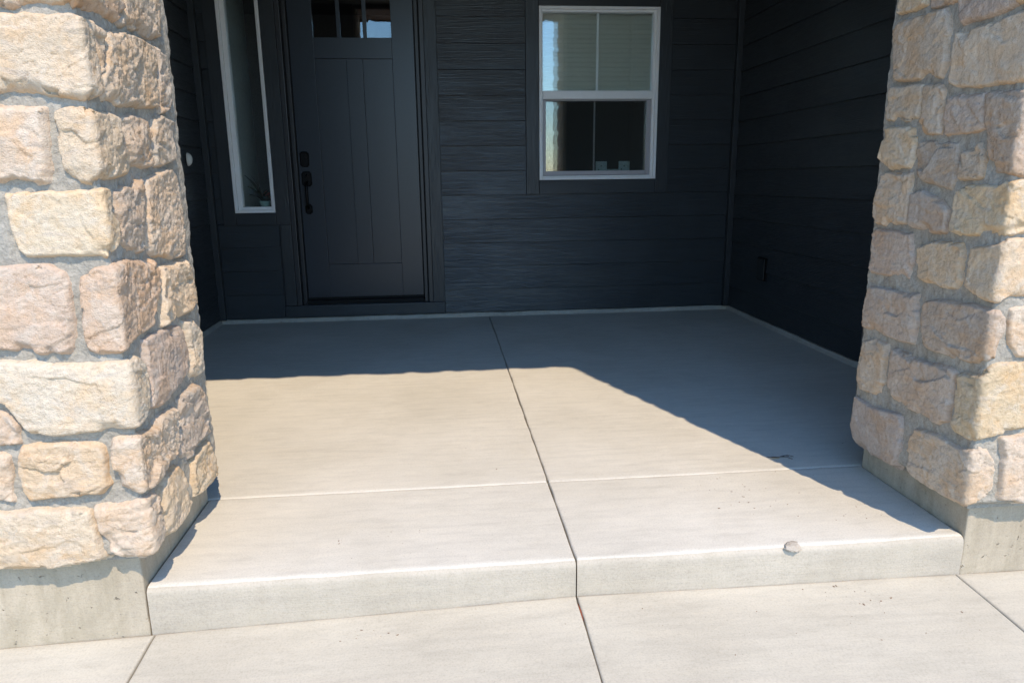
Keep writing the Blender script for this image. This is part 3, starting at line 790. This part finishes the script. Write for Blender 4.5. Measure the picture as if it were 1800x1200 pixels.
# exposed concrete foundation edge under the siding
def curb(x0, x1, y0, y1, name='foundation_edge'):
    along_x = (x1 - x0) > (y1 - y0)
    L = (x1 - x0) if along_x else (y1 - y0); nn = int(L / .02)
    bm = bmesh.new(); pr = []
    for i in range(nn + 1):
        t = i / nn
        q = L * t
        a = float(fbm(np.array([q * 5.]), np.array([x0 * 3 + y0]), 91, 3)[0]); b = float(fbm(np.array([q * 26.]), np.array([2.2 + y0]), 92, 3)[0])
        hz = .030 + .004 * a; off = .007 * (a * .6 + b * .5)
        ring = []
        for (u_, z_) in ((0.03, hz), (.006 + off, hz), (.002 + off, hz - .005), (off - .002, .012), (off - .007, .0005), (.03, .0005)):
            if along_x: ring.append(bm.verts.new((x0 + q, y0 + u_, z_)))
            elif x0 < 0: ring.append(bm.verts.new((x1 - u_, y0 + q, z_)))
            else: ring.append(bm.verts.new((x0 + u_, y0 + q, z_)))
        pr.append(ring)
    for a, b in zip(pr, pr[1:]):
        for i in range(5): bm.faces.new((a[i], a[i + 1], b[i + 1], b[i]))
    return from_bm(name, bm, M_CURB, house)
curb(XL - .01, XR + .01, YW - .012, YW + .02)
curb(XL - .03, XL + .010, YP + .62, YW - .02)
curb(XR - .010, XR + .03, YP + .62, YW - .02)

# ceiling, roof, floor of the rooms behind
box('porch_ceiling', XL - .1, XR + .1, YP + .45, YW + .02, ZT, ZT + .03, M_CEIL, house)
box('roof', XL - 1.5, XR + 1.5, 1.45, 10.0, 3.50, 3.62, M_ROOF, house)
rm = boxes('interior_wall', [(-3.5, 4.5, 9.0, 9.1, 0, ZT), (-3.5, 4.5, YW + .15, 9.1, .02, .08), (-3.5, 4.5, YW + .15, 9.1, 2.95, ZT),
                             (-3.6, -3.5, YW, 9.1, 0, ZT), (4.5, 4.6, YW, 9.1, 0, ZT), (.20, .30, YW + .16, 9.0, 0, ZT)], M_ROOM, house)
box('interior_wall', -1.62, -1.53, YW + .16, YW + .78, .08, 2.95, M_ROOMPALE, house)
box('wall_end', XL - .15, XL - .01, 1.76, 2.0, -.3, ZT, M_SIDING, house); box('wall_end', XR + .02, XR + .15, 1.76, 2.0, -.3, ZT, M_SIDING, house)

# ---------------------------------------------------------------- window trim and window
ty = YW - .019
def trim(name, x0, x1, z0, z1, up=True, y0=ty, y1=YW + .012):
    return box(name, x0, x1, y0, y1, z0, z1, M_TRIM if up else M_TRIMH, house, .0018)
trim('window_trim', .646, WIN[0] - .002, .939, 2.377); trim('window_trim', WIN[1] + .002, 1.746, .939, 2.377)
trim('window_trim', WIN[0] + .001, WIN[1] - .001, .939, WIN[2] - .003, False); trim('window_trim', WIN[0] + .001, WIN[1] - .001, WIN[3] + .003, 2.377, False)
win = empty('window', (0, 0, 0), house); tag(win, 'white framed single hung window with a half drawn blind')
def frame(prefix, x0, x1, z0, z1, wl_, wr, wb, wt, y0, y1, mat, parent, bev=.003):
    g = .0006
    box(prefix, x0, x0 + wl_, y0, y1, z0, z1, mat, parent, bev)
    box(prefix, x1 - wr, x1, y0, y1, z0, z1, mat, parent, bev)
    box(prefix, x0 + wl_ + g, x1 - wr - g, y0 + .0005, y1, z0, z0 + wb, mat, parent, bev)
    box(prefix, x0 + wl_ + g, x1 - wr - g, y0 + .0005, y1, z1 - wt, z1, mat, parent, bev)
frame('window_frame', *WIN, .020, .022, .020, .020, YW - .026, YW + .05, M_VINYL, win)
frame('window_frame', WIN[0] + .0205, WIN[1] - .0225, WIN[2] + .0205, WIN[3] - .0205, .007, .020, .010, .016, YW - .012, YW + .05, M_VINYL, win, .002)
box('meeting_rail', WIN[0] + .0282, WIN[1] - .0432, YW - .020, YW + .045, 1.629, 1.688, M_VINYL, win, .004)
# lower sash behind its insect-screen frame
frame('lower_sash', WIN[0] + .0285, WIN[1] - .0432, WIN[2] + .033, 1.6275, .024, .032, .032, .009, YW + .002, YW + .026, M_VINYL2, win, .003)
box('sill_groove', WIN[0] + .028, WIN[1] - .043, YW + .001, YW + .04, WIN[2] + .0308, WIN[2] + .0328, M_GASKET, win)
def pane(name, x0, x1, z0, z1, y, rot, parent, th=.004, mat=None, rx=0.0):
    bm = bmesh.new(); cx, cz = (x0 + x1) / 2, (z0 + z1) / 2
    add_box(bm, x0 - cx, x1 - cx, -th / 2, th / 2, z0 - cz, z1 - cz)
    o = from_bm(name, bm, mat or M_GLASS, parent); o.location = (cx, y, cz); o.rotation_euler = (math.radians(rx), 0, math.radians(rot))
    return o
pane('glass_pane', .770, 1.607, 1.680, 2.240, YW + .020, .0, win); pane('glass_pane', .770, 1.607, 1.680, 2.240, YW + .042, -.45, win)
pane('glass_pane', .795, 1.575, 1.100, 1.622, YW + .030, .0, win); pane('glass_pane', .795, 1.575, 1.100, 1.622, YW + .049, -.45, win)
box('insect_screen', .799, 1.571, YW + .008, YW + .0086, 1.109, 1.618, M_SCREEN, win)
box('glazing_bar', 1.181, 1.199, YW + .027, YW + .033, 1.689, 2.236, M_VINYL, win); box('glazing_bar', 1.173, 1.185, YW + .056, YW + .062, 1.108, 1.620, M_VINYL2, win)
box('window_sill', WIN[0], WIN[1], YW + .07, YW + .19, 1.080, 1.098, M_VINYL, win, .003)

# ---------------------------------------------------------------- sidelight
trim('sidelight_trim', -1.612, SL[0] - .002, .744, 2.597); trim('sidelight_trim', SL[1] + .002, -1.1285, .744, 2.597) 
trim('sidelight_trim', SL[0] + .001, SL[1] - .001, .744, SL[2] - .003, False); trim('sidelight_trim', SL[0] + .001, SL[1] - .001, SL[3] + .003, 2.597, False)
sl_ = empty('sidelight_window', (0, 0, 0), house); tag(sl_, 'tall narrow white framed sidelight left of the front door')
frame('window_frame', *SL, .024, .014, .022, .024, YW - .026, YW + .06, M_VINYL, sl_)
frame('window_frame', SL[0] + .0245, SL[1] - .0145, SL[2] + .0225, SL[3] - .0245, .030, .013, .020, .018, YW - .010, YW + .06, M_VINYL, sl_, .002)
pane('glass_pane', SL[0] + .05, SL[1] - .025, SL[2] + .04, SL[3] - .04, YW + .022, 0, sl_)
box('interior_ledge', SL[0], SL[1] + .1, YW + .065, YW + .30, .835, .868, M_ROOM, sl_)

# ---------------------------------------------------------------- front door
door = empty('front_door', (0, 0, 0), house); tag(door, 'dark slate panelled front door with three small panes at the top')
DY = YW + .050
dx0, dx1, dz0, dz1 = DR
def dbox(name, x0, x1, z0, z1, y=DY, th=.044, mat=None, bev=.0015): return box(name, x0, x1, y, y + th, z0, z1, mat or M_DOOR, door, bev)
PX = [-.882, -.658, -.540, -.326]; PZ = (.430, 1.917); GZ = (2.060, 2.475)
dbox('door_stile', dx0, PX[0] - .0006, dz0, dz1); dbox('door_stile', PX[3] + .0006, dx1, dz0, dz1)
dbox('door_rail', PX[0], PX[3], dz0, PZ[0] - .0006); dbox('door_rail', PX[0], PX[3], PZ[1] + .0006, GZ[0]); dbox('door_rail', PX[0], PX[3], GZ[1], dz1)
dbox('door_mullion', PX[1] + .0006, PX[2] - .0006, PZ[0] + .0004, PZ[1] - .0004)
for a, b in ((PX[0], PX[1]), (PX[2], PX[3])): dbox('door_panel', a + .001, b - .001, PZ[0] + .001, PZ[1] - .001, DY + .009, .02, None, .001)
box('door_core', PX[0] - .02, PX[3] + .02, DY + .030, DY + .040, PZ[0] - .02, PZ[1] + .02, M_DOOR, door)
gx = [PX[0], -.713, -.687, -.527, -.500, PX[3]]
for a, b in ((gx[1], gx[2]), (gx[3], gx[4])): dbox('glazing_bar', a, b, GZ[0] + .0006, GZ[1] - .0006, DY + .004, .03)
for a, b in ((gx[0], gx[1]), (gx[2], gx[3]), (gx[4], gx[5])): pane('glass_pane', a, b, GZ[0], GZ[1], DY + .020, 1.2, door)
# jambs, stops and threshold
for sgn, e in ((-1, dx0), (1, dx1)):
    lo, hi = sorted((e + sgn * .002, e + sgn * .0075)); box('weatherstrip', lo, hi, DY - .006, DY + .05, .165, dz1 + .003, M_GASKET, door)
    lo, hi = sorted((e + sgn * .008, e + sgn * .034)); box('door_jamb', lo, hi, DY - .022, DY + .06, .128, dz1 + .02, M_JAMB, door, .003)
    lo, hi = sorted((e + sgn * .0345, e + sgn * .041)); box('weatherstrip', lo, hi, DY - .010, DY + .06, .128, dz1 + .02, M_GASKET, door)
    lo, hi = sorted((e + sgn * .0415, e + sgn * .0755)); box('door_jamb', lo, hi, YW - .010, DY + .06, .128, dz1 + .05, M_JAMB, door, .004)
box('door_jamb', dx0 - .03, dx1 + .03, YW - .008, DY + .06, dz1 + .021, dz1 + .085, M_JAMB, door, .004)
box('threshold', dx0 - .005, dx1 + .005, YW + .004, DY + .09, .130, .160, M_GASKET, door, .004)
box('door_sweep', dx0, dx1, DY + .004, DY + .03, .160, .1775, M_GASKET, door)
trim('door_trim', -.0895, -.003, .1295, 2.69)
box('door_trim', -1.2075, -1.1284, ty - .002, YW + .012, .1295, .7415, M_TRIM, house, .0018)
trim('door_trim', -1.2285, -.001, 2.692, 2.80, False)
box('kick_board', -1.2195, -.0015, ty - .008, YW + .012, .040, .1275, M_TRIMH, house, .003)
box('kick_board', dx0 - .03, dx1 + .03, YW - .012, YW + .10, .1282, .1298, M_TRIMH, house)

# door hardware
def plate(name, cx, cz, w_, h_, parent, y=DY):
    bm = bmesh.new()
    add_box(bm, -w_ / 2, w_ / 2, -.010, 0, -h_ / 2, h_ / 2)
    ed = [e for e in bm.edges if abs(e.verts[0].co.y - e.verts[1].co.y) > .005]
    bmesh.ops.bevel(bm, geom=ed, offset=.010, segments=3, affect='EDGES')
    fr_ = min(bm.faces, key=lambda f_: f_.calc_center_median().y)
    bmesh.ops.inset_region(bm, faces=[fr_], thickness=.007)
    for v_ in fr_.verts: v_.co.y += .004
    bmesh.ops.inset_region(bm, faces=[fr_], thickness=.003)
    for v_ in fr_.verts: v_.co.y -= .0025
    o = from_bm(name, bm, M_BLACK, parent); o.location = (cx, y, cz); return o
def disc(bm, cx, cy, cz, r_, d_, n_=18):
    ra = [bm.verts.new((cx + r_ * math.cos(t), cy, cz + r_ * math.sin(t))) for t in [2 * math.pi * q / n_ for q in range(n_)]]
    rb_ = [bm.verts.new((v_.co.x * 1, cy - d_, v_.co.z)) for v_ in ra]
    for q in range(n_): bm.faces.new((ra[q], ra[(q + 1) % n_], rb_[(q + 1) % n_], rb_[q]))
    bm.faces.new(rb_); bm.faces.new(ra)
d1 = plate('deadbolt_plate', -1.004, 1.214, .066, .110, door)
bm = bmesh.new(); disc(bm, -1.004, DY - .004, 1.214, .019, .012); disc(bm, -1.004, DY - .016, 1.214, .014, .004); add_box(bm, -1.006, -1.002, DY - .0215, DY - .020, 1.207, 1.221)
from_bm('deadbolt_cylinder', bm, M_BLACK, door)
plate('handle_plate', -.998, 1.073, .072, .108, door); plate('handle_plate', -.998, .850, .052, .072, door)
bm = bmesh.new()
tube(bm, [(-.998, DY - .004, 1.05), (-.998, DY - .030, 1.045), (-.998, DY - .050, 1.028), (-.998, DY - .056, .99), (-.998, DY - .056, .93), (-.998, DY - .050, .885), (-.998, DY - .030, .862), (-.998, DY - .004, .856)],
     [.011, .010, .010, .011, .011, .010, .009, .009], 10)
from_bm('handle_grip', bm, M_BLACK, door, True)
bm = bmesh.new(); tube(bm, [(-.998, DY - .004, 1.098), (-.998, DY - .022, 1.10), (-.998, DY - .040, 1.092)], [.008, .009, .006], 8)
from_bm('thumb_latch', bm, M_BLACK, door, True)

# ================================================================ small things
# blind: slats and rails behind the upper pane
bl = tag(empty('window_blind', (1.19, YW + .085, 1.70)), 'pale horizontal slat blind drawn down behind the upper pane of the white window', 'blind')
sm = bpy.data.meshes.new('slat')
prof = [(-.021, -.007), (-.012, -.001), (0, .002), (.012, .001), (.021, -.003)]
Vs = [(x, y, z) for x in (-.43, .43) for (y, z) in [(a * .62, b - a * .9) for a, b in prof]] 
Vs += [(x, y, z - .0018) for (x, y, z) in Vs]
Fs = [(i, i + 1, i + 6, i + 5) for i in range(4)] + [(i + 10, i + 15, i + 16, i + 11) for i in range(4)] + [(0, 5, 15, 10), (4, 14, 19, 9)]
sm.from_pydata(Vs, [], Fs); sm.materials.append(M_BLIND)
for i in range(17):
    o = link('slat', sm, None, bl, (0, 0, .022 + i * .0335)); o.rotation_euler = (random.uniform(-.05, .05), random.uniform(-.002, .002), 0)
box('bottom_rail', -.43, .43, -.02, .02, -.012, .008, M_BLIND, bl, .003)
bm = bmesh.new()
for x in (-.25, .25): tube(bm, [(x, -.022, -.01), (x, -.022, .60)], .0012, 5)
from_bm('ladder_cord', bm, M_BLIND, bl)

# small pale bracket on the inner sill
M_BRK = mat_plain('pale_grey_plastic', (.42, .50, .49), .5)
bk = tag(empty('wall_bracket', (1.37, YW + .13, 1.098)), 'pale bracket of two square plates joined by a low bar behind the lower pane', 'bracket')
for cx, w_ in ((-.115, .088), (.068, .088)):
    bm = bmesh.new(); add_box(bm, cx - w_ / 2, cx + w_ / 2, -.004, .004, 0, .082)
    bmesh.ops.bevel(bm, geom=bm.edges[:], offset=.0015, segments=1, affect='EDGES')
    pl = from_bm('square_plate', bm, M_BRK, bk)
    bm = bmesh.new()
    for hx, hz in ((0, .045), (-.022, .02)):
        disc(bm, cx + hx, -.0045, hz, .0045, .001, 10)
    from_bm('screw_hole', bm, M_GASKET, pl)
box('joining_bar', -.070, .023, -.003, .003, .012, .022, M_BRK, bk)

# potted plant inside the sidelight
pt = tag(empty('potted_plant', (-1.335, YW + .125, .868)), 'dark leaved plant in a pale teal pot standing inside the sidelight', 'potted plant')
bm = bmesh.new(); prf = [(.001, 0), (.026, 0), (.032, .01), (.041, .042), (.043, .046), (.038, .046), (.034, .035), (.001, .034)]
rg = [[bm.verts.new((r_ * math.cos(t), r_ * math.sin(t), z_)) for t in [2 * math.pi * q / 24 for q in range(24)]] for r_, z_ in prf]
for a, b in zip(rg, rg[1:]):
    for q in range(24): bm.faces.new((a[q], a[(q + 1) % 24], b[(q + 1) % 24], b[q]))
from_bm('pot', bm, mat_plain('pale_teal_glaze', (.42, .62, .56), .3), pt, True)
M_LEAF = mat_plain('dark_leaf', (.016, .028, .012), .4, .5, var=.3); M_PINK = mat_plain('dull_pink_petal', (.40, .13, .12), .6)
def leaf(parent, az, el, L, wd, bend, mat=M_LEAF, base=(0, 0, .035)):
    bm = bmesh.new(); rows = []
    for i in range(8):
        t = i / 7; e_ = el - bend * t
        r_ = L * t * math.cos(e_); z_ = L * t * math.sin(e_) + base[2]
        hw = 1.35 * wd * math.sin(math.pi * min(1, t * .9 + .08)) ** .8
        c_ = Vector((r_ * math.cos(az) + base[0], r_ * math.sin(az) + base[1], z_)); sd = Vector((-math.sin(az), math.cos(az), .25))
        rows.append([bm.verts.new(c_ - sd * hw), bm.verts.new(c_ - Vector((0, 0, .004))), bm.verts.new(c_ + sd * hw)])
    for a, b in zip(rows, rows[1:]):
        bm.faces.new((a[0], a[1], b[1], b[0])); bm.faces.new((a[1], a[2], b[2], b[1]))
    o = from_bm('leaf' if mat is M_LEAF else 'flower', bm, mat, parent, True)
    md = o.modifiers.new('thick', 'SOLIDIFY'); md.thickness = .0012
    return o
for az, el, L, wd, bd in ((2.9, 1.25, .25, .028, .30), (3.3, 1.38, .21, .024, .2), (.25, .95, .21, .020, .25), (2.7, .8, .15, .024, .4), (.5, 1.35, .12, .018, .3), (-1.2, 1.0, .10, .018, .5), (3.6, 1.1, .17, .022, .3), (1.6, 1.1, .15, .02, .4)):
    leaf(pt, az, el, L, wd, bd)
for k_ in range(5): leaf(pt, random.uniform(0, 6.3), 1.0, .03, .010, .3, M_PINK, (random.uniform(-.01, .05), random.uniform(-.02, .02), random.uniform(.05, .12)))

# pale half dome fixture on the left wall
bm = bmesh.new(); rg = []
for i in range(9):
    t = i / 8 * math.pi / 2
    rg.append([bm.verts.new((XL + .012 + .034 * math.sin(t), 5.06 + .020 * math.cos(t) * math.cos(a) , 1.208 + .044 * math.cos(t) * math.sin(a))) for a in [2 * math.pi * q / 28 for q in range(28)]])
for a, b in zip(rg, rg[1:]):
    for q in range(28): bm.faces.new((a[q], a[(q + 1) % 28], b[(q + 1) % 28], b[q]))
bm.faces.new(rg[0]); bmesh.ops.remove_doubles(bm, verts=bm.verts[:], dist=1e-4)
tag(from_bm('wall_fixture', bm, mat_plain('pale_plastic', (.68, .67, .60), .5), None, True), 'small pale dome shaped fixture on the dark left side wall', 'wall fixture')

# outdoor socket cover on the right wall
oc = tag(empty('socket_cover', (XR - .003, 4.84, .40)), 'dark weatherproof socket cover low on the shaded right wall', 'socket cover')
box('back_plate', -.008, 0, -.066, .066, -.083, .083, M_BLACK, oc, .003)
box('lid', -.022, -.0085, -.058, .058, -.075, .075, mat_plain('dark_cover_plastic', (.018, .020, .020), .4), oc, .008)
box('hinge', -.018, -.012, -.05, .05, .0755, .083, M_BLACK, oc, .003)

# little rock on the lip of the step
rsd = 3
bm = bmesh.new(); bmesh.ops.create_icosphere(bm, subdivisions=4, radius=1)
co = np.array([v_.co for v_ in bm.verts])
dn = 1 + .22 * fbm(co[:, 0] * 1.3 + co[:, 2], co[:, 1] * 1.3, 4, 3) + .16 * facets(co[:, 0] * 1.6 + 9, co[:, 1] * 1.6 + co[:, 2] + 9, 8) + .05 * fbm(co[:, 0] * 6 + co[:, 2] * 3, co[:, 1] * 6, 5, 2)
for v_, q in zip(bm.verts, dn): v_.co = v_.co * float(q); v_.co.x *= .032; v_.co.y *= .022; v_.co.z *= .0065
rk = from_bm('pebble', bm, M_STONE, None, True); rk.color = (.47, .41, .33, 1); rk.location = (.985, YF + .010, -.0045); rk.rotation_euler = (.25, .1, .4)
tag(rk, 'small pale chipped rock resting on the lip of the concrete step', 'rock')

# twig with a scrap of dry leaf
tw = tag(empty('twig', (1.248, 2.395, .0)), 'thin forked dark twig with a scrap of dry leaf lying at the shadow edge', 'twig')
M_TWIG = mat_plain('dark_bark', (.035, .028, .022), .8)
bm = bmesh.new()
for pts in (((-.02, .004, .004), (.0, 0, .007), (.02, .006, .009), (.04, .006, .004)), ((0, 0, .007), (.02, -.006, .008), (.042, -.018, .003)), ((.01, .0, .007), (.03, .002, .012), (.055, .001, .004)), ((-.02, .004, .004), (-.045, .012, .003))):
    tube(bm, [tuple(2 * np.array(p_) * .5) for p_ in pts], .0009, 6)
from_bm('stem', bm, M_TWIG, tw, True)
lf = leaf(tw, 3.0, .1, .045, .011, .2, mat_plain('dry_leaf', (.45, .33, .20), .8), (0, .003, .004)); lf.name = 'dry_leaf'

# sliver of red leaf in the middle joint
bm = bmesh.new(); tube(bm, [(XJ + .0005, 1.735, -.118), (XJ + .001, 1.70, -.117), (XJ + .001, 1.66, -.121)], [.0012, .0028, .001], 6)
tag(from_bm('leaf_scrap', bm, mat_plain('red_brown_leaf', (.25, .07, .03), .8), None, True), 'rusty red sliver of leaf caught in the joint below the step', 'leaf')

# crumbs of dirt scattered over the concrete (nobody could count them)
bm = bmesh.new()
rs = np.random.RandomState(12)
def crumb(x, y, r_):
    z_ = 0.0 if y > YF else float(zwalk(np.array([x]), np.array([y]))[0])
    mtx = Matrix.Translation((x, y, z_ + r_ * .25)) @ Matrix.Rotation(rs.uniform(0, 6.3), 4, 'Z') @ Matrix.Diagonal((r_ * rs.uniform(1, 2.2), r_ * rs.uniform(.6, 1.1), r_ * .5, 1))
    bmesh.ops.create_icosphere(bm, subdivisions=1, radius=1, matrix=mtx)
for cx, cy, sx, sy, cnt in ((1.02, 2.12, .10, .10, 42), (1.30, 1.93, .07, .03, 16), (1.16, 1.66, .09, .03, 22), (1.10, 1.56, .12, .05, 8), (-.20, 1.99, .12, .06, 14), (-.24, 1.66, .05, .02, 10), (.6, 1.62, .3, .10, 12), (1.6, 3.1, .25, .3, 10), (.6, 3.0, .8, .6, 16), (.1, 4.4, .9, .5, 10)):
    for _ in range(cnt): crumb(min(max(cx + rs.normal() * sx, -1.4), 1.9 if cy > 2.4 else 1.47), cy + rs.normal() * sy, rs.uniform(.0007, .0012) * rs.choice([1, 1, 1.5, 2.2]))
tag(from_bm('dirt_crumbs', bm, mat_plain('brown_dirt', (.22, .15, .10), .9, var=.3), None), 'scattered brown crumbs of dirt on the concrete', 'dirt', kind='stuff')
